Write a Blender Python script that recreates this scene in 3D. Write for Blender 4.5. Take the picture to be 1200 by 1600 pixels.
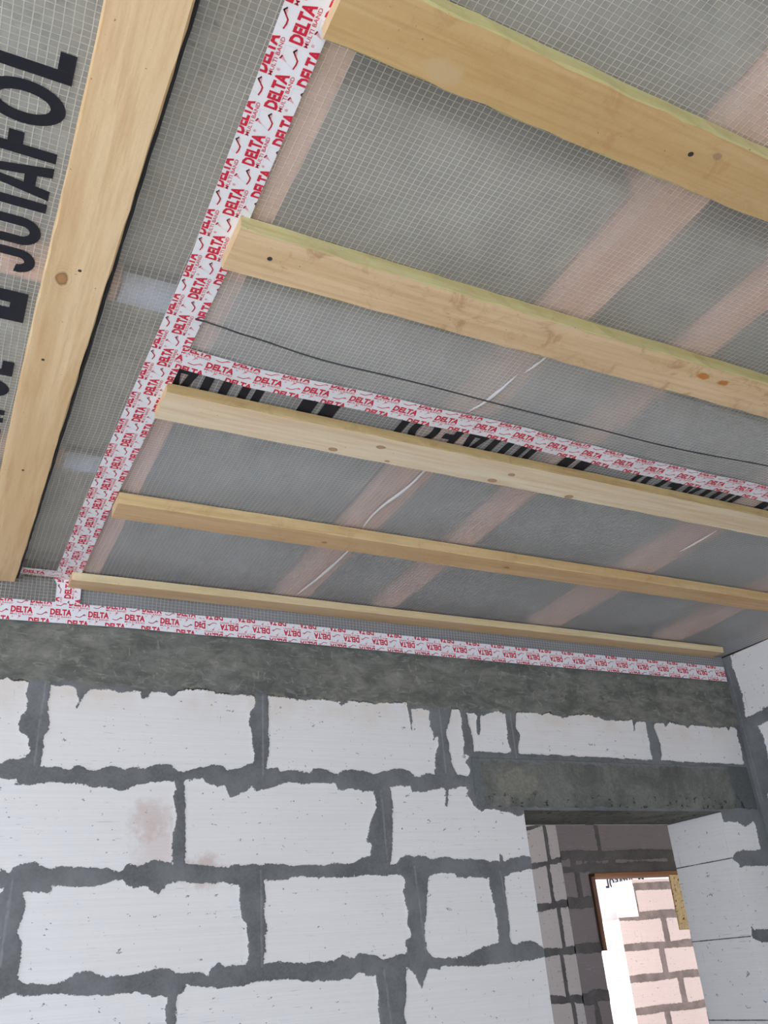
import bpy, bmesh, math, random
import numpy as np
from mathutils import Vector, Matrix

for o in list(bpy.data.objects):
    bpy.data.objects.remove(o, do_unlink=True)
S = bpy.context.scene
COL = S.collection
random.seed(7)
RNG = np.random.default_rng(7)

# ------------------------------------------------------------------ camera
CAMZ = 1.51
R_ = [[0.89273, -0.444408, -0.074401], [0.149473, 0.447844, -0.881529], [0.425078, 0.775846, 0.466231]]
cam = bpy.data.cameras.new('camera')
cam.sensor_fit = 'HORIZONTAL'; cam.sensor_width = 36.0
cam.lens = 36.0 * 1376.27 / 1200.0
cam.clip_start = 0.02
camo = bpy.data.objects.new('camera', cam); COL.objects.link(camo)
r, d, f = (Vector(v) for v in R_)
camo.matrix_world = Matrix(((r.x, -d.x, -f.x, 0), (r.y, -d.y, -f.y, 0), (r.z, -d.z, -f.z, CAMZ), (0, 0, 0, 1)))
S.camera = camo

# ------------------------------------------------------------------ light
S.view_settings.view_transform = 'Standard'; S.view_settings.look = 'None'
S.view_settings.gamma = 1; S.view_settings.use_curve_mapping = False
S.view_settings.exposure = 0.05
S.cycles.use_denoising = True
S.cycles.max_bounces = 8; S.cycles.diffuse_bounces = 5; S.cycles.transparent_max_bounces = 12
S.cycles.sample_clamp_indirect = 6.0
w = bpy.data.worlds.new('sky'); S.world = w; w.use_nodes = True
bg = w.node_tree.nodes['Background']
bg.inputs[0].default_value = (0.72, 0.84, 1.0, 1); bg.inputs[1].default_value = 2.2

def area(name, loc, target, sx, sy, power, col):
    l = bpy.data.lights.new(name, 'AREA'); l.shape = 'RECTANGLE'; l.size = sx; l.size_y = sy
    l.energy = power; l.color = col
    o = bpy.data.objects.new(name, l); COL.objects.link(o); o.location = loc
    o.rotation_euler = (Vector(target) - Vector(loc)).to_track_quat('-Z', 'Y').to_euler()
    return o
area('added_light_far_side', (5.0, 7.95, 2.0), (7.4, 8.5, 1.7), 0.5, 1.2, 60, (1.0, 0.97, 0.95))  # unseen lamp, added to brighten the hanging film
# daylight through the two windows of the room (back and left) and into the far room; corridor lamp added
area('window_light_back', (-1.0, -2.55, 1.6), (-.6, 0.6, 0.0), 2.2, 1.3, 62, (0.73, 0.82, 1.0))
area('window_light_left', (-2.75, 0.3, 1.6), (0.6, 1.0, 0.3), 2.0, 1.3, 62, (0.70, 0.80, 1.0))
area('added_light_corridor', (1.60, 6.0, 2.35), (3.65, 4.95, 2.2), 0.6, 0.5, 8, (1.0, 0.86, 0.88))  # unseen lamp, added to light only the side face of the corridor wall
area('window_light_far_room', (4.1, 6.5, 1.9), (6.5, 7.4, 1.5), 1.2, 1.4, 78, (1.0, 0.92, 0.89))
sun = bpy.data.lights.new('sun', 'SUN'); sun.energy = 38.0; sun.angle = 0.02; sun.color = (1.0, 0.90, 0.74)
suno = bpy.data.objects.new('sun', sun); COL.objects.link(suno)
suno.rotation_euler = Vector((-0.25, 0.68, -0.69)).to_track_quat('-Z', 'Y').to_euler()

# ------------------------------------------------------------------ helpers
def tag(o, label=None, cat=None, group=None, kind=None):
    if label: o['label'] = label
    if cat: o['category'] = cat
    if group: o['group'] = group
    if kind: o['kind'] = kind
    return o

def empty(name, loc=(0, 0, 0)):
    o = bpy.data.objects.new(name, None); COL.objects.link(o); o.location = loc; o.empty_display_size = .1
    return o

def link(name, bm, mats, parent=None, smooth=False):
    me = bpy.data.meshes.new(name); bm.to_mesh(me); bm.free()
    for m in (mats if isinstance(mats, (list, tuple)) else [mats]): me.materials.append(m)
    if smooth:
        for p in me.polygons: p.use_smooth = True
    o = bpy.data.objects.new(name, me); COL.objects.link(o)
    if parent: o.parent = parent
    return o

def box(bm, x0, x1, y0, y1, z0, z1, mi=0):
    v = [bm.verts.new((x, y, z)) for x in (x0, x1) for y in (y0, y1) for z in (z0, z1)]
    fs = [(0, 1, 3, 2), (4, 6, 7, 5), (0, 4, 5, 1), (2, 3, 7, 6), (0, 2, 6, 4), (1, 5, 7, 3)]
    for q in fs:
        fc = bm.faces.new([v[i] for i in q]); fc.material_index = mi

def struct(name, bm, mats):
    o = link(name, bm, mats); o['kind'] = 'structure'; return o

# ------------------------------------------------------------------ node helpers
class NT:
    def __init__(s, name, rough=0.8, spec=0.3):
        s.m = bpy.data.materials.new(name); s.m.use_nodes = True
        s.t = s.m.node_tree; s.n = s.t.nodes; s.l = s.t.links
        s.b = s.n['Principled BSDF']; s.b.inputs['Roughness'].default_value = rough
        s.b.inputs['Specular IOR Level'].default_value = spec
        tc = s.n.new('ShaderNodeTexCoord'); s.obj = tc.outputs['Object']
    def lk(s, a, b): s.l.new(a, b)
    def val(s, inp, v):
        if isinstance(v, bpy.types.NodeSocket): s.lk(v, inp)
        else: inp.default_value = v
    def mapping(s, scale=(1, 1, 1), loc=(0, 0, 0), src=None):
        n = s.n.new('ShaderNodeMapping'); n.inputs['Scale'].default_value = scale; n.inputs['Location'].default_value = loc
        s.lk(src or s.obj, n.inputs['Vector']); return n.outputs[0]
    def noise(s, scale, detail=3, rough=.55, vec=None, dist=0, color=False):
        n = s.n.new('ShaderNodeTexNoise'); n.inputs['Scale'].default_value = scale; n.inputs['Detail'].default_value = detail
        n.inputs['Roughness'].default_value = rough; n.inputs['Distortion'].default_value = dist
        s.lk(vec or s.obj, n.inputs['Vector']); return n.outputs['Color' if color else 'Fac']
    def math(s, op, a, b=0.0, c=None, clamp=False):
        n = s.n.new('ShaderNodeMath'); n.operation = op; n.use_clamp = clamp
        s.val(n.inputs[0], a); s.val(n.inputs[1], b)
        if c is not None: s.val(n.inputs[2], c)
        return n.outputs[0]
    def rng(s, v, a, b, c=0.0, d=1.0, smooth=True):
        n = s.n.new('ShaderNodeMapRange'); n.interpolation_type = 'SMOOTHSTEP' if smooth else 'LINEAR'
        s.val(n.inputs[0], v)
        for i, q in enumerate((a, b, c, d)): n.inputs[1 + i].default_value = q
        return n.outputs[0]
    def mix(s, fac, a, b):
        n = s.n.new('ShaderNodeMix'); n.data_type = 'RGBA'
        s.val(n.inputs[0], fac); 
        for i, q in ((6, a), (7, b)):
            if isinstance(q, bpy.types.NodeSocket): s.lk(q, n.inputs[i])
            else: n.inputs[i].default_value = (*q, 1)
        return n.outputs[2]
    def sep(s, v=None):
        n = s.n.new('ShaderNodeSeparateXYZ'); s.lk(v or s.obj, n.inputs[0]); return n.outputs
    def comb(s, x, y, z):
        n = s.n.new('ShaderNodeCombineXYZ'); s.val(n.inputs[0], x); s.val(n.inputs[1], y); s.val(n.inputs[2], z); return n.outputs[0]
    def attr(s, name):
        n = s.n.new('ShaderNodeAttribute'); n.attribute_name = name; return n.outputs['Fac']
    def dist(s, p, scale=(1, 1, 1)):
        n = s.n.new('ShaderNodeVectorMath'); n.operation = 'DISTANCE'
        s.lk(s.mapping(scale), n.inputs[0]); n.inputs[1].default_value = tuple(a * b for a, b in zip(p, scale)); return n.outputs['Value']
    def bump(s, h, dist=.002, strength=1.0):
        n = s.n.new('ShaderNodeBump'); n.inputs['Distance'].default_value = dist; n.inputs['Strength'].default_value = strength
        s.lk(h, n.inputs['Height']); s.lk(n.outputs[0], s.b.inputs['Normal'])
    def col(s, c):
        if isinstance(c, bpy.types.NodeSocket): s.lk(c, s.b.inputs['Base Color'])
        else: s.b.inputs['Base Color'].default_value = (*c, 1)
        return s.m

def plain(name, c, rough=.8, spec=.3, var=.06, scale=20):
    t = NT(name, rough, spec)
    a = tuple(x * (1 - var) for x in c); b = tuple(min(1, x * (1 + var)) for x in c)
    return t.col(t.mix(t.noise(scale, 4), a, b))

# ------------------------------------------------------------------ masonry
def masonry_mat(name, block=(.80, .79, .78), warm=True, ring=None, stains=(), mortar=(.15, .157, .160), rag=1.0):
    t = NT(name, .9, .15)
    sd = t.attr('block_depth')
    n1 = t.rng(t.noise(38, 3), .3, .7, -.0036 * rag, .0036 * rag, False)
    n2 = t.rng(t.noise(190, 3, .65), .3, .7, -.0024 * rag, .0024 * rag, False)
    e = t.math('ADD', sd, t.math('ADD', n1, n2))
    fac = t.rng(e, -.0006, .0008)
    # block: saw lines, pits, faint clouding
    sx = t.sep()
    lines = t.noise(1, 2, .6, vec=t.mapping((3, 3, 260)))
    c = t.mix(t.rng(lines, .35, .65), tuple(x * .955 for x in block), block)
    cl = t.noise(4, 4, .6)
    c = t.mix(t.rng(cl, .35, .75, 0, .35), c, tuple(x * y for x, y in zip(block, (.93, .915, .89))))
    pit = t.noise(75, 2, .5)
    c = t.mix(t.rng(pit, .735, .76, 0, .8), c, (.26, .26, .26))
    vs = t.noise(1, 2, .5, vec=t.mapping((150, 150, 6)))
    c = t.mix(t.math('MULTIPLY', t.rng(vs, .70, .76), t.rng(t.noise(5, 1), .5, .6)), c, (.42, .42, .43))
    mk = t.noise(1, 3, .6, vec=t.mapping((26, 26, 48), (2, 7, 3)))
    c = t.mix(t.math('MULTIPLY', t.rng(mk, .655, .675), t.rng(t.noise(160, 2), .42, .55)), c, (.27, .27, .27))
    sc1 = t.noise(1, 2, .5, vec=t.mapping((14, 14, 260), (1, 5, 8)))
    c = t.mix(t.math('MULTIPLY', t.rng(sc1, .64, .70), t.rng(t.noise(6, 2), .5, .6, 0, .5)), c, (.45, .45, .46))
    if ring:
        c = t.mix(t.math('MULTIPLY', t.rng(t.math('ADD', sx[2], t.rng(cl, .3, .7, -.05, .05, False)), ring - .12, ring, 0, .55), t.rng(t.noise(9, 3), .35, .65)), c, (.70, .62, .53))
    for (p, rad, sc, strength) in stains:
        dd = t.dist(p, sc); dd = t.math('ADD', dd, t.rng(t.noise(45, 4), .2, .8, -.03, .03, False))
        c = t.mix(t.rng(dd, rad * .3, rad, strength, 0), c, (.48, .30, .24))
    # mortar
    mn = t.noise(9, 5, .6)
    m = t.mix(t.rng(mn, .3, .7), tuple(x * .78 for x in mortar), tuple(x * 1.30 for x in mortar))
    m = t.mix(t.rng(t.noise(160, 2), .2, .8, 0, .22), m, (.30, .30, .30))
    m = t.mix(t.rng(t.math('ADD', t.attr('streak'), t.rng(t.noise(60, 2), .2, .8, -.002, .002, False)), .001, .0045, .38, 0), m, (.34, .36, .37))
    h = t.math('ADD', t.math('MULTIPLY', fac, -.8), t.math('MULTIPLY', t.noise(60, 4), .25))
    if ring:
        rn = t.noise(11, 7, .72, vec=t.mapping((1, 1, 2.0)), dist=.5)
        rc = t.mix(t.rng(rn, .30, .72), (.115, .118, .104), (.25, .25, .22))
        rc = t.mix(t.rng(t.noise(2.2, 3), .4, .62), rc, t.mix(t.rng(rn, .35, .7), (.10, .105, .097), (.18, .185, .17)))
        rc = t.mix(t.rng(t.noise(1, 4, .6, vec=t.mapping((22, 1, 60)), dist=.9), .56, .68, 0, .55), rc, (.30, .305, .27))
        rc = t.mix(t.rng(t.noise(1, 4, .6, vec=t.mapping((50, 1, 30), (4, 0, 2)), dist=.9), .60, .70, 0, .5), rc, (.33, .33, .28))
        rc = t.mix(t.rng(t.noise(24, 3, .6, vec=t.mapping((1, 1, 1), (3, 5, 2))), .70, .76, 0, .8), rc, (.03, .03, .027))
        # crumbly beige lip where the cast beam ends on the blocks
        z = t.math('ADD', sx[2], t.rng(t.noise(14, 3), .2, .8, -.016, .016, False))
        lip = t.math('MULTIPLY', t.rng(e, -.016, -.004), t.rng(t.noise(22, 3), .48, .6))
        rc = t.mix(t.math('MULTIPLY', lip, .75), rc, (.30, .27, .20))
        und = t.math('MULTIPLY', t.rng(e, -.007, -.001), t.rng(t.noise(19, 3, vec=t.mapping((1, 1, 1), (9, 1, 4))), .42, .55))
        rc = t.mix(und, rc, (.035, .03, .026))
        m = t.mix(t.rng(z, ring - .012, ring + .004), m, rc)
    t.col(t.mix(fac, m, c))
    t.bump(h, .003, .7)
    return t.m

def poly_sd(U, V, polys):
    """signed distance to the nearest block outline, positive inside a block"""
    out = np.full(U.shape, -.05)
    for P in polys:
        P = np.array(P, float); x0, y0 = P.min(0) - .05; x1, y1 = P.max(0) + .05
        k = (U > x0) & (U < x1) & (V > y0) & (V < y1)
        if not k.any(): continue
        u = U[k]; v = V[k]; dmin = np.full(u.shape, 9.); ins = np.zeros(u.shape, bool)
        Q = np.roll(P, -1, 0)
        for (ax, ay), (bx, by) in zip(P, Q):
            ex, ey = bx - ax, by - ay; L = ex * ex + ey * ey + 1e-12
            tt = np.clip(((u - ax) * ex + (v - ay) * ey) / L, 0, 1)
            dmin = np.minimum(dmin, np.hypot(u - ax - tt * ex, v - ay - tt * ey))
            c = ((ay > v) != (by > v)) & (u < (bx - ax) * (v - ay) / (by - ay + 1e-12) + ax); ins ^= c
        out[k] = np.maximum(out[k], np.where(ins, dmin, -dmin))
    return out

def rect_blocks(u0, u1, rows, L=.625, joint=.022, shift=0.0, cut=(), seed=0):
    """running bond: rows is a list of bed-joint heights, top to bottom"""
    rs = random.Random(seed); P = []
    for i in range(len(rows) - 1):
        zt, zb = rows[i], rows[i + 1]
        off = shift + (0 if i % 2 else L / 2)
        n = int((u1 - u0) / L) + 3; s = u0 - L + (off % L)
        for k in range(n):
            a = max(u0, s + k * L + joint * rs.uniform(.3, .9)); b = min(u1, s + (k + 1) * L - joint * rs.uniform(.3, .9))
            if b - a < .03: continue
            t, bt = zt - joint * rs.uniform(.5, 1), zb + joint * rs.uniform(.5, 1)
            pts = []
            m = max(3, int((b - a) / .05))
            for q in range(m + 1): pts.append((a + (b - a) * q / m, t - abs(rs.gauss(0, .007))))
            for q in range(1, 4): pts.append((b - abs(rs.gauss(0, .007)), t + (bt - t) * q / 4))
            for q in range(m + 1): pts.append((b - (b - a) * q / m, bt + abs(rs.gauss(0, .009))))
            for q in range(1, 4): pts.append((a + abs(rs.gauss(0, .007)), bt + (t - bt) * q / 4))
            P.append(pts)
    return P

def seg_dist(U, V, segs):
    out = np.full(U.shape, 1.)
    for ax, ay, bx, by in segs:
        ex, ey = bx - ax, by - ay; L = ex * ex + ey * ey + 1e-12
        tt = np.clip(((U - ax) * ex + (V - ay) * ey) / L, 0, 1)
        out = np.minimum(out, np.hypot(U - ax - tt * ex, V - ay - tt * ey))
    return out

def lines(a, b, cuts, step):
    """grid coordinates from a to b that include every cut; step(x) gives the cell size"""
    ks = sorted({a, b, *[c for c in cuts if a < c < b]}); out = [a]
    for p, q in zip(ks[:-1], ks[1:]):
        s = step((p + q) / 2); n = max(1, int(math.ceil((q - p) / s)))
        out += [p + (q - p) * i / n for i in range(1, n + 1)]
    return np.array(out)

def masonry_face(u, v, hole, polys, segs, place, depth=.0025, mat=0):
    """a face of a block wall as a fine grid; place(u, v, d) puts it in the room, d = how far mortar stands out"""
    U, V = np.meshgrid(u, v, indexing='ij')
    sd = poly_sd(U, V, polys); st = seg_dist(U, V, segs) if segs else np.full(U.shape, 1.)
    d = depth * np.clip(.5 - sd / .006, 0, 1)
    P = place(U, V, d).reshape(-1, 3)
    nu, nv = len(u), len(v)
    i, j = np.meshgrid(np.arange(nu - 1), np.arange(nv - 1), indexing='ij')
    cu = (u[:-1] + u[1:]) / 2; cv = (v[:-1] + v[1:]) / 2
    keep = np.ones(i.shape, bool)
    for (a, b, c, e) in hole:
        keep &= ~((cu[:, None] > a) & (cu[:, None] < b) & (cv[None] > c) & (cv[None] < e))
    i = i[keep]; j = j[keep]
    F = np.stack([i * nv + j, (i + 1) * nv + j, (i + 1) * nv + j + 1, i * nv + j + 1], 1)
    return P, F, sd.ravel(), st.ravel(), mat

def masonry_wall(name, faces, extra, mats):
    """faces: results of masonry_face; extra: plain quads (lists of 4 points, material index)"""
    Ps, Fs, A, B, MI = [], [], [], [], []; n = 0
    for P, F, a, b, mi_ in faces:
        Ps.append(P); Fs.append(F + n); A.append(a); B.append(b); MI += [mi_] * len(F); n += len(P)
    for q, mi in extra:
        Ps.append(np.array(q, float)); Fs.append(np.array([[n, n + 1, n + 2, n + 3]])); A.append(np.full(4, .03)); B.append(np.full(4, 1.)); MI.append(mi); n += 4
    P = np.concatenate(Ps); F = np.concatenate(Fs)
    me = bpy.data.meshes.new(name)
    me.vertices.add(len(P)); me.vertices.foreach_set('co', P.astype(np.float32).ravel())
    me.loops.add(F.size); me.loops.foreach_set('vertex_index', F.ravel().astype(np.int32))
    me.polygons.add(len(F)); me.polygons.foreach_set('loop_start', np.arange(0, F.size, 4, dtype=np.int32))
    me.polygons.foreach_set('loop_total', np.full(len(F), 4, np.int32))
    me.polygons.foreach_set('material_index', np.array(MI, np.int32))
    me.update(calc_edges=True)
    for nm, arr in (('block_depth', A), ('streak', B)):
        at = me.attributes.new(nm, 'FLOAT', 'POINT'); at.data.foreach_set('value', np.concatenate(arr).astype(np.float32))
    for m in mats: me.materials.append(m)
    me.validate()
    o = bpy.data.objects.new(name, me); COL.objects.link(o); o['kind'] = 'structure'
    return o

ZC = 2.60            # underside of the film ceiling
YW = 2.50            # door wall
XR = 2.91            # right wall
# ------------------------------------------------------------------ door wall
# outlines (x, z) of the block faces left bare between the smeared joints
BLOCKS = [
  [(-0.003,2.292),(0.152,2.295),(0.173,2.299),(0.185,2.293),(0.211,2.296),(0.222,2.291),(0.222,2.261),(0.231,2.238),(0.221,2.205),(0.211,2.179),(0.219,2.157),(0.239,2.141),(0.248,2.104),(0.234,2.087),(0.214,2.084),(0.201,2.086),(0.179,2.072),(0.032,2.057)],
  [(0.285,2.288),(0.317,2.288),(0.343,2.287),(0.352,2.278),(0.361,2.246),(0.354,2.228),(0.369,2.249),(0.371,2.263),(0.386,2.282),(0.439,2.286),(0.468,2.280),(0.528,2.287),(0.534,2.265),(0.550,2.269),(0.555,2.285),(0.601,2.288),(0.615,2.272),(0.630,2.279),(0.633,2.292),(0.658,2.298),(0.696,2.303),(0.741,2.297),(0.780,2.291),(0.827,2.294),(0.871,2.290),(0.874,2.269),(0.854,2.239),(0.850,2.216),(0.860,2.172),(0.866,2.116),(0.863,2.094),(0.834,2.084),(0.818,2.074),(0.783,2.070),(0.776,2.082),(0.745,2.085),(0.701,2.074),(0.644,2.061),(0.634,2.073),(0.619,2.083),(0.586,2.082),(0.557,2.071),(0.528,2.071),(0.494,2.065),(0.470,2.073),(0.448,2.073),(0.426,2.059),(0.404,2.060),(0.378,2.073),(0.359,2.070),(0.352,2.062),(0.332,2.065),(0.305,2.066),(0.276,2.066),(0.278,2.097),(0.281,2.120),(0.275,2.131),(0.288,2.160),(0.291,2.183),(0.281,2.211),(0.281,2.235),(0.282,2.265)],
  [(0.913,2.295),(0.964,2.295),(1.006,2.290),(1.085,2.295),(1.114,2.293),(1.151,2.292),(1.157,2.279),(1.180,2.294),(1.233,2.297),(1.275,2.292),(1.310,2.298),(1.349,2.300),(1.393,2.301),(1.398,2.271),(1.402,2.212),(1.410,2.243),(1.405,2.282),(1.452,2.288),(1.475,2.279),(1.474,2.232),(1.479,2.204),(1.480,2.180),(1.498,2.195),(1.499,2.170),(1.484,2.142),(1.477,2.094),(1.472,2.075),(1.445,2.077),(1.420,2.066),(1.401,2.066),(1.383,2.082),(1.353,2.088),(1.292,2.080),(1.257,2.066),(1.240,2.075),(1.196,2.081),(1.160,2.081),(1.142,2.073),(1.134,2.064),(1.103,2.078),(1.069,2.084),(1.051,2.081),(1.048,2.069),(1.006,2.073),(0.979,2.074),(0.945,2.071),(0.939,2.082),(0.905,2.077),(0.907,2.104),(0.914,2.142),(0.912,2.193)],
  [(1.566,2.293),(1.593,2.290),(1.597,2.278),(1.595,2.245),(1.599,2.217),(1.597,2.167),(1.593,2.142),(1.613,2.136),(1.598,2.115),(1.607,2.091),(1.602,2.070),(1.556,2.076),(1.543,2.103),(1.540,2.137),(1.537,2.179),(1.530,2.207),(1.550,2.250)],
  [(1.623,2.279),(1.655,2.283),(1.663,2.270),(1.653,2.241),(1.656,2.203),(1.664,2.212),(1.676,2.275),(1.712,2.284),(1.739,2.293),(1.783,2.288),(1.780,2.247),(1.775,2.202),(1.783,2.159),(1.777,2.152),(1.700,2.151),(1.632,2.153),(1.635,2.182),(1.632,2.211),(1.625,2.247)],
  [(1.828,2.294),(1.902,2.298),(1.938,2.292),(1.976,2.298),(2.030,2.285),(2.071,2.295),(2.120,2.302),(2.188,2.296),(2.225,2.285),(2.307,2.287),(2.350,2.293),(2.351,2.253),(2.368,2.286),(2.416,2.289),(2.411,2.252),(2.413,2.220),(2.407,2.180),(2.413,2.149),(2.413,2.147),(2.251,2.148),(2.058,2.150),(1.919,2.151),(1.812,2.151),(1.815,2.175),(1.829,2.219),(1.815,2.241)],
  [(2.458,2.287),(2.507,2.289),(2.513,2.273),(2.534,2.292),(2.603,2.285),(2.628,2.274),(2.648,2.287),(2.716,2.286),(2.783,2.283),(2.837,2.288),(2.843,2.271),(2.856,2.293),(2.883,2.285),(2.887,2.247),(2.886,2.197),(2.878,2.142),(2.669,2.145),(2.507,2.146),(2.450,2.149),(2.460,2.166),(2.466,2.206),(2.460,2.238),(2.453,2.270)],
  [(0.036,2.031),(0.184,2.034),(0.222,2.036),(0.233,2.027),(0.216,2.019),(0.262,2.021),(0.320,2.029),(0.341,2.025),(0.385,2.026),(0.413,2.017),(0.460,2.017),(0.489,2.006),(0.508,2.013),(0.531,2.024),(0.600,2.037),(0.636,2.038),(0.638,2.015),(0.632,1.992),(0.641,1.963),(0.644,1.924),(0.638,1.902),(0.635,1.902),(0.633,1.858),(0.637,1.820),(0.615,1.824),(0.586,1.832),(0.564,1.822),(0.553,1.817),(0.520,1.822),(0.507,1.810),(0.494,1.805),(0.466,1.813),(0.434,1.813),(0.412,1.817),(0.355,1.820),(0.327,1.815),(0.303,1.822),(0.287,1.831),(0.262,1.830),(0.243,1.820),(0.230,1.808),(0.210,1.816),(0.068,1.812)],
  [(0.661,2.038),(0.714,2.044),(0.730,2.032),(0.758,2.022),(0.780,2.032),(0.786,2.008),(0.799,1.995),(0.815,2.000),(0.859,2.024),(0.872,2.015),(0.898,2.016),(0.958,2.037),(0.978,2.041),(1.025,2.038),(1.122,2.038),(1.129,2.022),(1.200,2.023),(1.207,2.017),(1.252,2.023),(1.254,1.980),(1.261,1.967),(1.241,1.948),(1.224,1.905),(1.218,1.875),(1.234,1.857),(1.222,1.833),(1.193,1.822),(1.158,1.810),(1.097,1.815),(1.077,1.806),(1.044,1.810),(0.985,1.808),(0.946,1.815),(0.871,1.815),(0.828,1.814),(0.821,1.820),(0.803,1.812),(0.767,1.810),(0.719,1.816),(0.672,1.820),(0.670,1.869),(0.667,1.902),(0.669,1.924),(0.667,1.986)],
  [(1.309,2.031),(1.382,2.037),(1.384,2.016),(1.438,2.020),(1.503,2.034),(1.509,2.021),(1.499,1.975),(1.509,1.975),(1.518,2.028),(1.583,2.036),(1.598,2.029),(1.588,2.016),(1.598,1.996),(1.614,1.969),(1.638,1.963),(1.671,1.970),(1.711,1.960),(1.752,1.955),(1.776,1.943),(1.796,1.953),(1.925,1.954),(1.897,1.816),(1.754,1.822),(1.695,1.810),(1.686,1.832),(1.679,1.810),(1.646,1.809),(1.592,1.816),(1.530,1.817),(1.477,1.823),(1.439,1.820),(1.409,1.827),(1.372,1.828),(1.344,1.832),(1.321,1.822),(1.313,1.805),(1.291,1.808),(1.297,1.838),(1.306,1.899),(1.307,1.923),(1.314,1.974),(1.311,1.999)],
  [(0.073,1.777),(0.205,1.773),(0.222,1.771),(0.216,1.760),(0.213,1.708),(0.228,1.661),(0.228,1.624),(0.214,1.550),(0.105,1.558)],
  [(0.269,1.764),(0.335,1.759),(0.333,1.775),(0.385,1.772),(0.416,1.770),(0.453,1.775),(0.484,1.783),(0.511,1.784),(0.517,1.771),(0.540,1.764),(0.556,1.769),(0.578,1.761),(0.604,1.744),(0.617,1.762),(0.620,1.774),(0.662,1.776),(0.720,1.771),(0.779,1.772),(0.822,1.763),(0.825,1.719),(0.831,1.682),(0.843,1.661),(0.849,1.619),(0.845,1.568),(0.810,1.566),(0.787,1.567),(0.764,1.578),(0.759,1.571),(0.745,1.565),(0.739,1.548),(0.714,1.559),(0.675,1.559),(0.653,1.561),(0.636,1.572),(0.609,1.573),(0.577,1.568),(0.546,1.563),(0.514,1.564),(0.479,1.562),(0.452,1.576),(0.427,1.580),(0.402,1.573),(0.384,1.560),(0.350,1.556),(0.292,1.560),(0.276,1.572),(0.280,1.603),(0.277,1.649),(0.265,1.673),(0.273,1.706),(0.275,1.734)],
  [(0.892,1.774),(0.965,1.775),(0.971,1.780),(1.010,1.780),(1.062,1.777),(1.142,1.775),(1.239,1.777),(1.295,1.778),(1.330,1.770),(1.336,1.757),(1.325,1.725),(1.333,1.690),(1.334,1.650),(1.337,1.610),(1.324,1.600),(1.321,1.567),(1.290,1.566),(1.248,1.555),(1.229,1.566),(1.203,1.574),(1.170,1.575),(1.156,1.565),(1.121,1.577),(1.091,1.561),(0.990,1.561),(0.941,1.568),(0.887,1.565),(0.896,1.596),(0.894,1.637),(0.903,1.647),(0.891,1.690),(0.898,1.733)],
  [(1.417,1.772),(1.464,1.779),(1.509,1.776),(1.519,1.764),(1.577,1.764),(1.631,1.761),(1.630,1.727),(1.637,1.696),(1.641,1.648),(1.640,1.577),(1.602,1.574),(1.563,1.564),(1.531,1.552),(1.486,1.546),(1.421,1.549),(1.398,1.559),(1.389,1.579),(1.385,1.602),(1.388,1.636),(1.399,1.670),(1.405,1.716)],
  [(1.691,1.763),(1.721,1.774),(1.789,1.782),(1.977,1.782),(1.926,1.550),(1.788,1.558),(1.774,1.573),(1.735,1.578),(1.686,1.569),(1.682,1.587),(1.685,1.628),(1.687,1.676),(1.686,1.719)],
  [(0.108,1.540),(0.244,1.532),(0.266,1.541),(0.299,1.537),(0.337,1.537),(0.352,1.537),(0.381,1.535),(0.406,1.529),(0.471,1.523),(0.517,1.523),(0.558,1.525),(0.569,1.517),(0.617,1.512),(0.636,1.507),(0.632,1.482),(0.635,1.449),(0.638,1.324),(0.133,1.366)],
  [(0.681,1.533),(0.743,1.521),(0.811,1.519),(0.840,1.519),(0.869,1.527),(0.958,1.526),(1.019,1.518),(1.069,1.514),(1.114,1.515),(1.140,1.515),(1.173,1.530),(1.189,1.524),(1.179,1.516),(1.218,1.518),(1.222,1.477),(1.222,1.435),(1.225,1.399),(1.220,1.291),(0.667,1.325),(0.657,1.448),(0.659,1.480),(0.660,1.508),(0.679,1.521)],
  [(1.318,1.529),(1.334,1.522),(1.360,1.475),(1.387,1.524),(1.432,1.517),(1.430,1.528),(1.483,1.525),(1.549,1.520),(1.586,1.520),(1.678,1.523),(1.733,1.523),(1.782,1.529),(2.003,1.516),(1.941,1.255),(1.297,1.288),(1.301,1.393),(1.298,1.419),(1.310,1.455),(1.311,1.497)],
  [(2.566,1.931),(2.759,1.926),(2.804,1.912),(2.855,1.931),(2.850,1.828),(2.756,1.826),(2.715,1.820),(2.702,1.803),(2.526,1.806)],
  [(2.524,1.799),(2.705,1.794),(2.723,1.772),(2.868,1.771),(2.901,1.768),(2.884,1.560),(2.787,1.563),(2.717,1.564),(2.703,1.579),(2.485,1.589)],
  [(2.455,1.588),(2.702,1.575),(2.701,1.538),(2.739,1.522),(2.867,1.520),(2.895,1.277),(2.395,1.315)],
  [(2.366,1.314),(2.954,1.265),(2.911,0.962),(2.277,1.039)],
]

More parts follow.
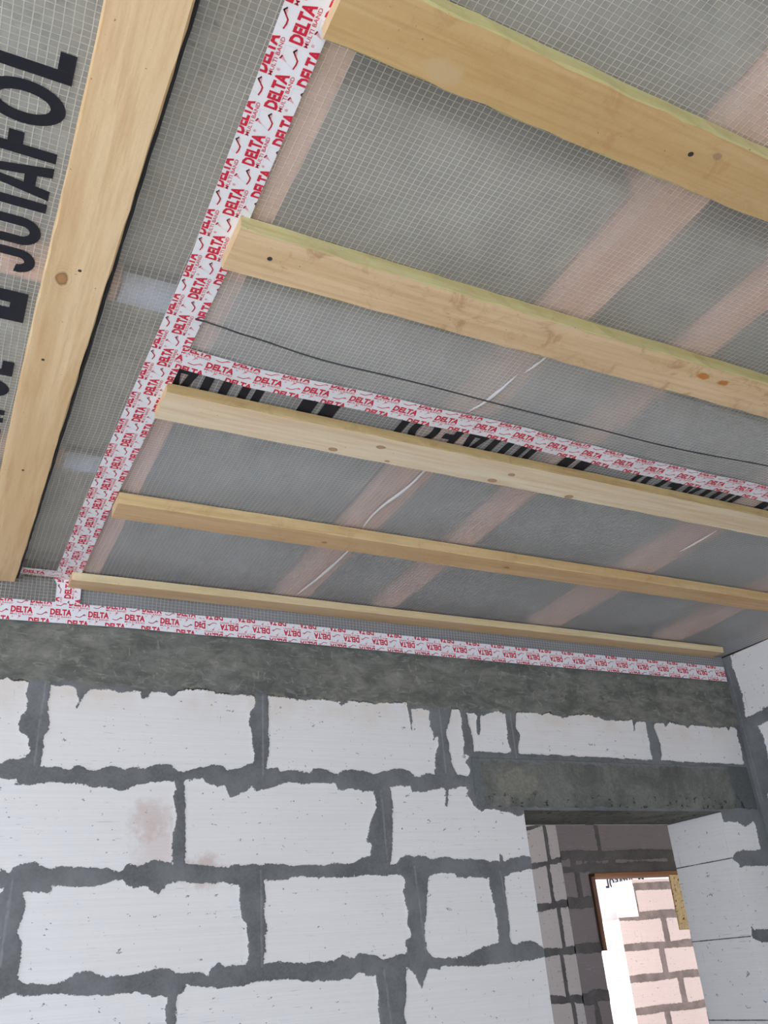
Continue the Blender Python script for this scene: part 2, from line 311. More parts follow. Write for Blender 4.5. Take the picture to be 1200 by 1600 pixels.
WT = 2.527
DOOR = (1.80, 2.695, 0.0, 1.965)
ROWS = [2.30, 2.058, 1.802, 1.546, 1.29, 1.034, .778, .522, .266, .01]
low = rect_blocks(-2.8, 1.80, ROWS[4:], shift=.25, seed=3) + rect_blocks(2.695, 2.91, ROWS[4:], shift=.1, seed=4)
left_part = rect_blocks(-2.8, -.05, ROWS[:5], shift=.03, seed=5)
BL = [[(x, z) if z > 1.30 else (x, 1.30) for x, z in P] for P in BLOCKS]
BL = [[(max(x, -.03), z) for x, z in P] for P in BL]
u = lines(-2.8, XR, [DOOR[0], DOOR[1], -.05], lambda q: .02 if q < -.05 else .0055)
v = lines(0, WT, [DOOR[3], 1.30], lambda q: .02 if q < 1.30 else .0055)
streaks = [(.268, 2.30, .262, 2.07), (.895, 2.30, .893, 2.06), (1.275, 2.02, 1.281, 1.82), (.885, 1.80, .885, 1.56), (1.37, 1.80, 1.385, 1.56), (1.515, 2.30, 1.515, 2.08),
           (1.80, 2.12, 1.80, 2.29), (1.245, 1.53, 1.26, 1.35), (1.675, 1.78, 1.69, 1.60), (2.86, 2.02, 2.88, 2.5), (.24, 1.79, .235, 1.6)]
m_wall = masonry_mat('aerated_block_wall', ring=2.296, stains=[
    ((.575, 2.5, 1.935), .075, (1, .2, 1), .38), ((.73, 2.5, 1.80), .07, (1, .2, 1.2), .5), ((.62, 2.5, 1.79), .05, (1, .2, 1.6), .45), ((.60, 2.5, 1.86), .09, (1, .2, 1), .25)])
m_plainblock = masonry_mat('aerated_block_plain')
m_thin = masonry_mat('aerated_block_glued', mortar=(.10, .10, .10), rag=.12)
m_mortar = plain('cement_mortar', (.13, .135, .137), .9, .2, .25, 30)
face = masonry_face(u, v, [DOOR], BL + low + left_part, streaks, lambda U, V, d: np.stack([U, YW - d, V], -1))
T = .29; YB = YW + T
ub = lines(-2.8, XR + .3, [DOOR[0], DOOR[1]], lambda q: .03); vb = lines(0, WT, [DOOR[3]], lambda q: .03)
back = masonry_face(ub, vb, [DOOR], rect_blocks(-2.8, XR + .3, [2.56] + ROWS[1:], shift=.1, seed=8), [], lambda U, V, d: np.stack([U, YB + d, V], -1))
# right reveal: bare block ends with thin glued joints
jy = lines(YW, YB, [], lambda q: .01); jz = lines(0, DOOR[3], [], lambda q: .002)
thin = []
zz = [1.965, 1.802, 1.543, 1.286, 1.03, .77, .51, .25, 0]
for a, b in zip(zz[:-1], zz[1:]): thin.append([(YW - .05, a - .0016), (YB + .05, a - .0016), (YB + .05, b + .0016), (YW - .05, b + .0016)])
jamb = masonry_face(jy, jz, [], thin, [], lambda U, V, d: np.stack([DOOR[1] + U * 0, U, V], -1), mat=1)
jl = masonry_face(jy, jz, [], thin, [], lambda U, V, d: np.stack([DOOR[0] + U * 0, U, V], -1), mat=1)
masonry_wall('wall_front', [face, back, jamb, jl], [([(-2.8, YW, WT), (XR + .3, YW, WT), (XR + .3, YB, WT), (-2.8, YB, WT)], 0)], [m_wall, m_thin])
m_plate = plain('dark_wall_plate', (.085, .068, .052), .9, .1, .3, 12)
bm = bmesh.new(); box(bm, -2.79, XR + .3, YW + .012, YB, WT + .002, 2.79); struct('trim_2', bm, m_plate)

# concrete lintel over the door
t = NT('lintel_concrete', .92, .2)
n = t.noise(6, 6, .65, dist=.8)
c = t.mix(t.rng(n, .3, .7), (.12, .122, .11), (.235, .238, .212))
c = t.mix(t.rng(t.math('ADD', t.dist((1.77, 2.5, 2.06), (1, 0, 1.8)), t.rng(t.noise(11, 5), .2, .8, -.09, .09, False)), .075, .105, .8, 0), c, (.27, .265, .22))
sz = t.sep()
band = t.math('ADD', sz[2], t.rng(t.noise(20, 4), .2, .8, -.012, .012, False))
c = t.mix(t.rng(band, 2.118, 2.124), c, (.20, .215, .22))
bx = t.math('ADD', sz[0], t.rng(t.noise(20, 4), .2, .8, -.012, .012, False))
c = t.mix(t.rng(bx, 1.642, 1.654, 1, 0), c, (.17, .19, .195))
c = t.mix(t.rng(bx, 2.76, 2.79), c, (.125, .135, .137))
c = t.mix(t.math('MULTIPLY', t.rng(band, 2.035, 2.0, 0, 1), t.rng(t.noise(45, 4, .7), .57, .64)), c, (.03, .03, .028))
c = t.mix(t.rng(t.noise(110, 2), .25, .75, 0, .3), c, (.07, .075, .07))
t.col(c); t.bump(t.noise(30, 6, .7), .006, .8); m_lintel = t.m
bm = bmesh.new()
xs = [1.617 + i * (2.885 - 1.617) / 60 for i in range(61)]
prof = [(2.494, 1.975), (2.494, 2.132), (2.499, 2.139)]
rows_ = []
for i, x in enumerate(xs):
    j = lambda s: random.uniform(-s, s)
    ring_ = [(x, 2.788, 1.966), (x, 2.60, 1.966 + j(.002)), (x, 2.512 + j(.002), 1.967 + j(.002)), (x, 2.4955 + j(.002), 1.976 + j(.004)), (x, 2.493 + j(.001), 2.01), (x, 2.4935 + j(.001), 2.08), (x, 2.495, 2.13 + j(.002)), (x, 2.502, 2.137), (x, 2.51, 2.137)]
    rows_.append([bm.verts.new(p) for p in ring_])
for a, b in zip(rows_[:-1], rows_[1:]):
    for k in range(len(a) - 1): bm.faces.new((a[k], a[k + 1], b[k + 1], b[k]))
for e in (rows_[0], rows_[-1]): bm.faces.new(e)
bmesh.ops.recalc_face_normals(bm, faces=bm.faces)
struct('trim_1', bm, m_lintel)

# ------------------------------------------------------------------ right wall, left wall, back wall, floor, ceiling
ry = lines(-2.6, YW, [1.6], lambda q: .02 if q < 1.6 else .006); rz = lines(0, 2.577, [1.4], lambda q: .03 if q < 1.4 else .006)
RR = [2.575, 2.300, 2.045, 1.79, 1.535, 1.28, 1.02, .77, .51, .26, .01]
rp = rect_blocks(-2.6, 2.452, RR, shift=.02, seed=11)
rp = [[(y, min(z, 2.60) if z < 2.53 else 2.60) for y, z in P] for P in rp]
rf = masonry_face(ry, rz, [], rp, [(2.478, 2.52, 2.478, 2.0)], lambda U, V, d: np.stack([XR - d * 1.5 + U * 0, U, V], -1))
masonry_wall('wall_right', [rf], [([(XR, -2.6, 2.577), (XR, YW, 2.577), (XR + .3, YW, 2.577), (XR + .3, -2.6, 2.577)], 0),
    ([(XR + .3, -2.6, 0), (XR + .3, YW, 0), (XR + .3, YW, 2.577), (XR + .3, -2.6, 2.577)], 0)], [m_plainblock])
LW = (-.8, 1.4, .9, 2.25)
ly = lines(-2.6, YW, [LW[0], LW[1]], lambda q: .03); lz = lines(0, ZC, [LW[2], LW[3]], lambda q: .03)
masonry_wall('wall_left', [masonry_face(ly, lz, [LW], rect_blocks(-2.6, YW, [2.56] + ROWS[1:], seed=21), [], lambda U, V, d: np.stack([-2.8 + d, U, V], -1))], [], [m_plainblock])
BW = (-2.15, .15, .9, 2.3)
bx_ = lines(-2.8, XR, [BW[0], BW[1]], lambda q: .03); bz_ = lines(0, ZC, [BW[2], BW[3]], lambda q: .03)
masonry_wall('wall_back', [masonry_face(bx_, bz_, [BW], rect_blocks(-2.8, XR, [2.56] + ROWS[1:], seed=22), [], lambda U, V, d: np.stack([U, -2.6 + d, V], -1))], [], [m_plainblock])
m_floor = plain('floor_screed', (.50, .46, .40), .9, .2, .12, 5)
bm = bmesh.new(); box(bm, -3.1, 9.2, -2.9, 9.6, -.15, 0); struct('floor', bm, m_floor)
m_deck = plain('rough_deck_boards', (.17, .13, .09), .9, .1, .2, 6)
bm = bmesh.new(); box(bm, -3.1, 9.2, -2.9, 8.15, 2.80, 2.92); struct('ceiling', bm, m_deck)  # unseen far end, extended to keep sun off the pier and film

# ------------------------------------------------------------------ rooms beyond the door
Y2 = 4.75
m_corr = plain('corridor_wall_block', (.74, .71, .70), .9, .2, .05)
OP = (3.845, 4.98, 0.0, 1.992)
DR = [2.55, 2.31, 2.083, 1.83, 1.572, 1.315, 1.06, .80, .54, .28, .02]
du = lines(3.65, 6.0, [OP[0], OP[1]], lambda q: .012); dv = lines(0, 2.8, [OP[3]], lambda q: .012)
dp = []
def rb(a, b, t_, bt): return [(a, t_), ((a + b) / 2, t_ - .006), (b, t_ + .002), (b, bt), ((a + b) / 2, bt + .008), (a, bt - .002)]
dp += [rb(3.60, 3.955, 2.49, 2.125), rb(3.985, 4.62, 2.49, 2.125), rb(4.65, 5.3, 2.49, 2.125)]
dp += [rb(3.76, 4.02, 2.068, 2.048), rb(4.08, 4.52, 2.072, 2.05), rb(3.62, 3.72, 2.082, 2.03)]
dp += [rb(3.60, 3.735, 2.005, 1.855), rb(3.775, 3.86, 2.005, 1.855), rb(3.60, 3.9, 1.80, 1.60)]
dp += rect_blocks(3.58, 6.0, [1.578, 1.315, 1.06, .80, .54, .28, .02], joint=.03, shift=.16, seed=31)
dp += [rb(4.60, 5.2, 2.0, 1.85), rb(4.60, 5.2, 1.80, 1.6)]
m_shaded = masonry_mat('aerated_block_shaded', block=(.25, .225, .245), mortar=(.10, .095, .10))  # same pale block; corridor shade painted into darker block and mortar tones
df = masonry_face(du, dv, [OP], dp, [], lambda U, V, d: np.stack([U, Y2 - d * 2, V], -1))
sy_ = lines(Y2, Y2 + .38, [], lambda q: .01)
sp_ = []
ys = [Y2, Y2 + .13, Y2 + .38]
for i, (a, b) in enumerate(zip(DR[:-1], DR[1:])):
    sp = Y2 + (.10 if i % 2 else .14)
    if i in (0, 1): sp = Y2 + .115
    jn = .018 if i > 1 else .006
    sp_ += [rb(Y2 - .04 if i < 2 else Y2 - .02, sp - .018, a - jn, b + jn), rb(sp + .018, Y2 + .42, a - jn, b + jn)]
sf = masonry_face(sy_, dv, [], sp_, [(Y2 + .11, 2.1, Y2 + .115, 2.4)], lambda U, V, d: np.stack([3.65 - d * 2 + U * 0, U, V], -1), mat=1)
YB2 = Y2 + .38
rev = [([(OP[0], Y2, 0), (OP[0], YB2, 0), (OP[0], YB2, OP[3]), (OP[0], Y2, OP[3])], 0), ([(OP[1], Y2, 0), (OP[1], YB2, 0), (OP[1], YB2, OP[3]), (OP[1], Y2, OP[3])], 0),
       ([(OP[0], Y2, OP[3]), (OP[1], Y2, OP[3]), (OP[1], YB2, OP[3]), (OP[0], YB2, OP[3])], 0),
       ([(3.65, YB2, 0), (OP[0], YB2, 0), (OP[0], YB2, 2.8), (3.65, YB2, 2.8)], 0), ([(OP[1], YB2, 0), (6.0, YB2, 0), (6.0, YB2, 2.8), (OP[1], YB2, 2.8)], 0),
       ([(OP[0], YB2, OP[3]), (OP[1], YB2, OP[3]), (OP[1], YB2, 2.8), (OP[0], YB2, 2.8)], 0)]
masonry_wall('wall_corridor', [df, sf], rev, [m_shaded, m_plainblock])
bm = bmesh.new(); box(bm, 1.30, 1.50, YB + .01, 5.6, 0, 2.8); box(bm, 1.50, 3.64, 6.3, 6.5, 0, 2.8); box(bm, 5.7, 5.9, YB + .01, Y2 - .01, 0, 2.8)
box(bm, 3.70, 3.90, YB2 + .01, 6.5, 0, 2.8)
struct('wall_corridor_added', bm, m_corr)  # unseen walls, added to keep sky light out of the corridor
# far room: block pier in front of a hanging film
Y3 = 7.15
m_pink = masonry_mat('aerated_block_pinkish', block=(.80, .67, .645), mortar=(.24, .19, .18))  # pinkish tint in block and mortar
fu = lines(6.055, 7.9, [6.30], lambda q: .012); fv = lines(0, 2.17, [1.845], lambda q: .012)
FR = [2.105, 1.845, 1.588, 1.33, 1.072, .815, .56, .30, .02]
fp = [rb(6.32, 6.97, 2.075, 1.885), rb(6.30, 7.9, 2.25, 2.14)]
for i, (a, b) in enumerate(zip(FR[1:-1], FR[2:])):
    j0 = (6.60, 6.50, 6.66, 6.42)[i % 4]
    fp += [rb(6.02, j0 - .035, a - .028, b + .028), rb(j0 + .035, 7.05, a - .028, b + .028), rb(7.11, 7.72, a - .028, b + .028)]
ff = masonry_face(fu, fv, [(6.0, 6.30, 1.845, 3)], fp, [(6.60, 1.8, 6.61, 1.62), (6.5, 1.54, 6.51, 1.36)], lambda U, V, d: np.stack([U, Y3 - d * 2, V], -1))
ey = lines(Y3, 8.4, [], lambda q: .015); ez = lines(0, 1.845, [], lambda q: .012)
ep = [[(Y3 - .1, a - .003), (8.5, a - .003), (8.5, b + .003), (Y3 - .1, b + .003)] for a, b in zip([1.83] + FR[2:-1], FR[2:])]
ef = masonry_face(ey, ez, [], ep, [], lambda U, V, d: np.stack([6.055 + U * 0, U, V], -1))
masonry_wall('wall_far', [ff, ef], [([(6.30, Y3, 1.845), (6.30, Y3 + .3, 1.845), (6.30, Y3 + .3, 2.17), (6.30, Y3, 2.17)], 0), ([(6.055, Y3, 1.845), (6.30, Y3, 1.845), (6.30, 8.4, 1.845), (6.055, 8.4, 1.845)], 0),
     ([(6.055, 8.4, 0), (7.9, 8.4, 0), (7.9, 8.4, 1.845), (6.055, 8.4, 1.845)], 0)], [m_pink])

# ------------------------------------------------------------------ timber
def wood_mat(name, light, dark, knots=(), axis=0, grain=26, rough=.75, spots=(), mottle=.0, seed=0.0):
    """light/dark: the two grain tones; knots: (x, y, z, radius) in the timber's own coordinates"""
    t = NT(name, rough, .25)
    sc = [grain, grain, grain]; sc[axis] = 1.3
    base = t.mapping(tuple(sc), (seed, seed * 1.7, seed * .3))
    wob = t.noise(1.0, 3, .5, vec=base, dist=.35)
    fine = t.noise(3.5, 4, .6, vec=base)
    c = t.mix(t.rng(wob, .32, .66), light, dark)
    c = t.mix(t.rng(fine, .40, .70, 0, .6), c, tuple(x * y for x, y in zip(dark, (.84, .76, .66))))
    c = t.mix(t.rng(t.noise(2.2, 3, .6), .35, .7, 0, .35), c, tuple(x * .86 for x in light))
    if mottle:
        c = t.mix(t.rng(t.noise(13, 5, .7, dist=1.2), .52, .70, 0, mottle), c, tuple(x * y for x, y in zip(dark, (.66, .52, .48))))
    sax = [1, 1, 1]; sax[axis] = .62
    for kx, ky, kz, kr in knots:
        dd = t.math('ADD', t.dist((kx, ky, kz), tuple(sax)), t.rng(t.noise(70, 2), .2, .8, -.0015, .0015, False))
        rings = t.math('SINE', t.math('MULTIPLY', dd, 2200 * .006 / kr))
        c = t.mix(t.math('MULTIPLY', t.rng(rings, .2, 1), t.rng(dd, kr, kr * 3.0, .3, 0)), c, tuple(x * .62 for x in dark))
        c = t.mix(t.rng(dd, kr * .86, kr * 1.1, .85, 0), c, tuple(x * y for x, y in zip(dark, (.34, .24, .18))))
        c = t.mix(t.rng(dd, kr * .55, kr * .85, .9, 0), c, tuple(x * y for x, y in zip(dark, (.66, .50, .40))))
    for kx, ky, kz, kr, sc_ in spots:
        dd = t.math('ADD', t.dist((kx, ky, kz), tuple(sax)), t.rng(t.noise(50, 3), .2, .8, -.004, .004, False))
        c = t.mix(t.rng(dd, kr * .6, kr, 1, 0), c, sc_)
    c = t.mix(t.rng(t.noise(140, 2), .72, .78), c, (.16, .10, .06))
    t.col(c); t.bump(t.math('ADD', fine, t.noise(60, 3)), .0012, .5)
    return t.m

def timber(name, x0, x1, y0, y1, z0, z1, mats, parent=None, axis='x', wob=.0012, skew=0.0, bow=0.0):
    """sawn timber with slightly uneven arrises; mats = (wide face, edge face). own origin at its low corner"""
    bm = bmesh.new(); L = (x1 - x0) if axis == 'x' else (y1 - y0)
    n = max(8, int(L / .035)); rings_ = []
    ph = random.uniform(0, 6)
    for i in range(n + 1):
        s = L * i / n; j = lambda: random.uniform(-wob, wob)
        b_ = bow * math.sin(math.pi * i / n) + .0012 * math.sin(ph + s * 5)
        w_ = (y1 - y0) if axis == 'x' else (x1 - x0); h_ = z1 - z0; ch = .002
        ring = [(ch + j(), 0), (w_ - ch + j(), 0), (w_ + j(), ch), (w_ + j(), h_), (j() * .5, h_), (j(), ch + j() * .5)]
        vs = []
        for a, z in ring:
            a += b_ + skew * i / n
            vs.append(bm.verts.new((s, a, z) if axis == 'x' else (a, s, z)))
        rings_.append(vs)
    m = len(rings_[0])
    for a, b in zip(rings_[:-1], rings_[1:]):
        for k in range(m):
            fc = bm.faces.new((a[k], a[(k + 1) % m], b[(k + 1) % m], b[k]))
            fc.material_index = 0 if k in (0, 3) else 1
    bm.faces.new(rings_[0]).material_index = 2 if len(mats) > 2 else 1
    bm.faces.new(rings_[-1]).material_index = 1
    bmesh.ops.recalc_face_normals(bm, faces=bm.faces)
    o = link(name, bm, list(mats), parent); o.location = (x0, y0, z0)
    return o

m_screw = plain('dark_screw_steel', (.035, .032, .03), .5, .5, .2)
def screw(parent, x, y, z=0.0, r_=.0042):
    """countersunk screw head in the underside of a timber (own coordinates of the timber)"""
    bm = bmesh.new(); n = 14
    for rr, zz_, in ((r_, -.0008),):
        ring = [bm.verts.new((x + rr * math.cos(a * 2 * math.pi / n) * 1.05, y + rr * math.sin(a * 2 * math.pi / n), z + zz_)) for a in range(n)]
        inner = [bm.verts.new((x + rr * .55 * math.cos(a * 2 * math.pi / n), y + rr * .55 * math.sin(a * 2 * math.pi / n), z - .0002)) for a in range(n)]
        outer = [bm.verts.new((x + rr * math.cos(a * 2 * math.pi / n) * 1.05, y + rr * math.sin(a * 2 * math.pi / n), z + .002)) for a in range(n)]
        for k in range(n):
            q = (k + 1) % n
            bm.faces.new((ring[k], ring[q], inner[q], inner[k])); bm.faces.new((outer[k], outer[q], ring[q], ring[k]))
        bm.faces.new(inner)
    return link('screw_head', bm, m_screw, parent)

endgrain = plain('end_grain', (.66, .47, .27), .9, .1, .15, 60)
BAT = 'pine battens nailed across under the film'
def batten(near, width, thick, mats, label, x0, x1, skew=0, wob=.0012, bow=0):
    o = timber('ceiling_batten', x0, x1, near, near + width, ZC - thick, ZC - .002, mats, wob=wob, skew=skew, bow=bow)
    return tag(o, label, 'batten', BAT)

# nearest the camera first
w5 = wood_mat('pine_ochre', (.65, .465, .235), (.57, .385, .175), spots=[(.165, .075, 0, .022, (.58, .42, .22)), (.62, .030, 0, .007, (.38, .26, .14))], mottle=.3, seed=1)
g5 = wood_mat('pine_green_edge', (.56, .53, .27), (.49, .44, .20), seed=2, mottle=.2)
b5 = batten(.541, .098, .028, (w5, g5, endgrain), 'widest ochre pine batten with green-yellow near edge, closest to the camera', .318, 2.86, wob=.002)
screw(b5, .035, .012); screw(b5, .58, .043); screw(b5, .82, .022, r_=.003)
w4 = wood_mat('pine_dusty', (.78, .60, .38), (.68, .48, .27), mottle=.7, seed=3,
              spots=[(1.015, .028, 0, .011, (.55, .22, .06)), (1.075, .03, 0, .011, (.50, .20, .055))])
g4 = wood_mat('pine_olive_edge', (.57, .51, .26), (.48, .41, .18), seed=4, mottle=.2)
b4 = batten(.978, .098, .030, (w4, g4, endgrain), 'dusty pine batten with two orange spots, second from the camera', .322, 2.86, wob=.0018)
screw(b4, .065, .046)
w3 = wood_mat('pine_pale_knotty', (.86, .75, .57), (.78, .62, .41), seed=5, knots=[(.40, .085, 0, .007), (.50, .040, 0, .007), (.54, .090, 0, .004), (.86, .045, 0, .006), (.83, .085, 0, .008), (1.07, .09, 0, .008)])
g3 = wood_mat('pine_brown_edge', (.58, .45, .22), (.46, .32, .14), seed=6, mottle=.3)
b3 = batten(1.453, .101, .0245, (w3, g3, endgrain), 'pale knotty pine batten just beyond the strip of printed film', .325, 2.86)
w2 = wood_mat('pine_honey', (.68, .48, .28), (.60, .40, .21), seed=7, mottle=.2, knots=[(.56, .05, 0, .005), (1.15, .04, 0, .006)])
g2 = wood_mat('pine_honey_edge', (.70, .53, .28), (.60, .41, .19), seed=8, mottle=.3)
b2 = batten(1.922, .083, .032, (w2, g2, endgrain), 'honey pine batten, second from the block wall', .328, 2.86)
w1 = wood_mat('pine_tan', (.68, .52, .33), (.60, .43, .25), seed=9)
g1 = wood_mat('pine_cream_edge', (.78, .66, .42), (.70, .56, .32), seed=10)
b1 = batten(2.421, .070, .0255, (w1, g1, endgrain), 'short pine batten right against the block wall, ending before the corner', .300, 2.845, skew=.0)

# wide board on the left, running towards the wall
wl = wood_mat('pine_board_golden', (.82, .63, .39), (.70, .49, .27), axis=1, grain=20, seed=11, knots=[(.028, 1.70, 0, .010)])
el = wood_mat('pine_board_edge', (.75, .56, .33), (.66, .46, .24), axis=1, seed=12)
lb = timber('ceiling_board', .058, .157, -.5, 2.485, ZC - .026, ZC - .002, (wl, el), axis='y', wob=.0012)
tag(lb, 'wide golden pine board running towards the block wall, left of the taped seam', 'board')
for sx_, sy_2 in ((.052, 1.67), (.03, 1.93), (.045, 2.35), (.05, 1.1)): screw(lb, sx_, sy_2, r_=.0028)

# ------------------------------------------------------------------ what lies behind the film
RAF = 'joists seen through the film'
wj = wood_mat('joist_pink', (.78, .52, .40), (.68, .42, .31), axis=1, seed=13)
J = [(.296, .378, 'joist behind the taped seam, seen through film'), (.935, 1.03, 'joist behind the film with the white crease along it'), (1.285, 1.345, 'narrow joist behind film, second right of the taped seam'),
     (1.925, 2.03, 'joist behind film, third right of the taped seam'), (2.54, 2.625, 'joist behind film nearest the right wall'), (-.62, -.54, 'joist behind the printed film left of the wide board')]
for a, b, lab in J:
    tag(timber('ceiling_joist', a, b, -2.5, YW - .01, ZC + .008, ZC + .16, (wj, wj), axis='y'), lab, 'joist')
for y0_, y1_, lab in ((1.205, 1.262, 'noggin behind film crossing under the large printed letters'), (1.83, 1.87, 'noggin behind film nearer the wall, beside the wide board')):
    tag(timber('ceiling_noggin', -.53, .182, y0_, y1_, ZC + .008, ZC + .12, (wj, wj)), lab, 'joist')
m_blue = plain('bluish_plastic', (.50, .56, .68), .4, .5, .1, 30)
for y0_, y1_, lab in ((1.205, 1.262, 'bluish plastic piece behind the film at the end of the nearer noggin'), (1.83, 1.87, 'bluish plastic piece behind the film at the end of the farther noggin')):
    bm = bmesh.new(); box(bm, .186, .290, y0_, y1_, ZC + .008, ZC + .030); tag(link('plastic_packer', bm, m_blue), lab, 'plastic')

t = NT('grey_insulation', .95, .1)
n = t.noise(16, 6, .7); c = t.mix(t.rng(n, .3, .7), (.25, .25, .215), (.43, .43, .38))
c = t.mix(t.rng(t.noise(55, 3, .6), .60, .70, 0, .8), c, (.11, .12, .13))
t.col(c); t.bump(n, .01, .8); m_ins = t.m
ins = [(-.53, .294, -2.5, 1.203, 'insulation behind printed film, left'), (-.53, .294, 1.264, 1.828, 'insulation between the two noggins'), (-.53, .294, 1.872, 2.48, 'insulation by the wall, left of the taped seam'),
       (2.627, 2.90, -2.5, 2.48, 'insulation in the last bay by the right wall'), (-2.78, -.622, -2.5, 2.48, 'insulation beyond the left joist')]
for a_, b_, lab in ((.380, .933, 'in the first bay right of the taped seam'), (1.032, 1.283, 'in the narrow bay'), (1.347, 1.923, 'in the third bay'), (2.032, 2.538, 'in the fourth bay')):
    ins += [(a_, b_, -2.5, .658, 'near batt ' + lab), (a_, b_, .735, 1.118, 'middle batt ' + lab), (a_, b_, 1.168, 2.48, 'far batt ' + lab)]  # batts split so the gaps stand in for shadow bands beyond two battens
for x0_, x1_, y0_, y1_, lab in ins:
    x0_ += .004; x1_ -= .004
    bm = bmesh.new(); nx = max(2, int((x1_ - x0_) / .06)); ny = max(2, int((y1_ - y0_) / .06))
    g = [[bm.verts.new((x0_ + (x1_ - x0_) * i / nx, y0_ + (y1_ - y0_) * j / ny, ZC + .050 + random.uniform(-.004, .004))) for j in range(ny + 1)] for i in range(nx + 1)]
    gt = [[bm.verts.new((x0_ + (x1_ - x0_) * i / nx, y0_ + (y1_ - y0_) * j / ny, ZC + .15)) for j in (0, ny)] for i in (0, nx)]
    for i in range(nx):
        for j in range(ny): bm.faces.new((g[i][j], g[i][j + 1], g[i + 1][j + 1], g[i + 1][j]))
    bm.faces.new((gt[0][0], gt[1][0], gt[1][1], gt[0][1]))
    for i in range(nx):
        if i == 0: pass
    bm.faces.new([g[i][0] for i in range(nx + 1)] + [gt[1][0], gt[0][0]]); bm.faces.new([g[i][ny] for i in range(nx + 1)] + [gt[1][1], gt[0][1]])
    bm.faces.new([g[0][j] for j in range(ny + 1)] + [gt[0][1], gt[0][0]]); bm.faces.new([g[nx][j] for j in range(ny + 1)] + [gt[1][1], gt[1][0]])
    bmesh.ops.recalc_face_normals(bm, faces=bm.faces)
    tag(link('insulation_batt', bm, m_ins), lab + ', seen dimly through film', 'insulation')

# ------------------------------------------------------------------ reinforced film
def film_mat(name, base=.34, line=.62, tint=(.80, .82, .84), vertical=False, wave=.0022):
    m = bpy.data.materials.new(name); m.use_nodes = True
    t = NT.__new__(NT); t.m = m; t.t = m.node_tree; t.n = t.t.nodes; t.l = t.t.links; t.b = t.n['Principled BSDF']
    tc = t.n.new('ShaderNodeTexCoord'); t.obj = tc.outputs['Object']
    s = t.sep(); X = s[0]; Y = t.math('SUBTRACT', s[1], s[2])
    wx = t.rng(t.noise(3.2, 3, .5), .2, .8, -wave * 2.2, wave * 2.2, False); wy = t.rng(t.noise(2.6, 3, .5, vec=t.mapping((1, 1, 1), (4, 2, 1))), .2, .8, -wave * 2, wave * 2, False)
    def grid(v, w_, p, wd):
        q = t.math('FRACT', t.math('DIVIDE', t.math('ADD', v, w_), p)); q = t.math('ABSOLUTE', t.math('SUBTRACT', q, .5))
        return t.rng(t.math('MULTIPLY', q, p), wd * .45, wd * .9, 1, 0)
    g1 = grid(X, wx, .0115, .0012); g2 = grid(Y, wy, .0098, .00105)
    gg = t.math('MAXIMUM', g1, t.math('MULTIPLY', g2, .85))
    cloud = t.rng(t.noise(2.3, 4, .6), .3, .7, -.05, .07, False)
    fac = t.math('ADD', base, cloud); fac = t.math('ADD', fac, t.math('MULTIPLY', gg, line - base), clamp=True)
    tr = t.n.new('ShaderNodeBsdfTransparent')
    tl = t.n.new('ShaderNodeBsdfTranslucent'); tl.inputs[0].default_value = (*tint, 1)
    t.b.inputs['Base Color'].default_value = (*tint, 1); t.b.inputs['Roughness'].default_value = .32; t.b.inputs['Specular IOR Level'].default_value = .5
    bp = t.n.new('ShaderNodeBump'); bp.inputs['Distance'].default_value = .0012; t.lk(t.math('ADD', gg, t.math('MULTIPLY', t.noise(9, 3), 2.5)), bp.inputs['Height']); t.lk(bp.outputs[0], t.b.inputs['Normal'])
    m1 = t.n.new('ShaderNodeMixShader'); m1.inputs[0].default_value = .25; t.lk(t.b.outputs[0], m1.inputs[1]); t.lk(tl.outputs[0], m1.inputs[2])
    m2 = t.n.new('ShaderNodeMixShader'); t.lk(fac, m2.inputs[0]); t.lk(tr.outputs[0], m2.inputs[1]); t.lk(m1.outputs[0], m2.inputs[2])
    t.lk(m2.outputs[0], t.n['Material Output'].inputs['Surface'])
    return m

BATY = [.541, .639, .978, 1.076, 1.453, 1.554, 1.922, 2.005, 2.421, 2.491]
def sag(x, y, amp):
    """film drapes a little between battens and ripples"""
    ks = [-.9, -.4, .05] + [(a + b) / 2 for a, b in zip(BATY[::2], BATY[1::2])] + [2.8]
    for a, b in zip(ks[:-1], ks[1:]):
        if a <= y <= b:
            q = (y - a) / (b - a); s = math.sin(math.pi * q) ** 2
            r2 = .5 + .5 * math.sin(x * 9 + a * 7) * math.sin(x * 3.1 + 1 + a)
            k1 = min(1, abs(x - .297) / .11) ** 1.5; k2 = min(1, max(0, abs(y - 1.374) - .035) / .05)
            return -amp * s * (.35 + .65 * r2) * k1 * k2
    return 0
def film(name, x0, x1, y0, y1, z, mat, amp=.007, drop=None, step=.02, edge=None):
    bm = bmesh.new(); nx = int((x1 - x0) / step) + 1; ny = int((y1 - y0) / step) + 1; G = []
    for i in range(nx + 1):
        x = x0 + (x1 - x0) * i / nx; row = []
        for j in range(ny + 1):
            ya = y0 + (edge(x) if edge else 0); y = ya + (y1 - ya) * j / ny
            row.append(bm.verts.new((x, y, z + sag(x, y, amp) - .020 * min(1, max(0, x - 2.80) / .10) ** 2 * min(1, max(0, y - 1.55) / .35))))
        if drop:
            for k in range(1, 5): row.append(bm.verts.new((x, y1 + .0005 * k, z - drop * k / 4)))
        G.append(row)
    for a, b in zip(G[:-1], G[1:]):
        for k in range(len(a) - 1): bm.faces.new((a[k], b[k], b[k + 1], a[k + 1]))
    return link(name, bm, mat, smooth=True)
mf = film_mat('reinforced_film', base=.30, line=.76, tint=(.85, .84, .80))
mf2 = film_mat('reinforced_film_overlap', base=.36, line=.74, tint=(.80, .83, .88), wave=.0028)
f_left = film('vapour_film', -2.75, .300, -2.5, 2.493, ZC + .001, mf, amp=.004, drop=.09)
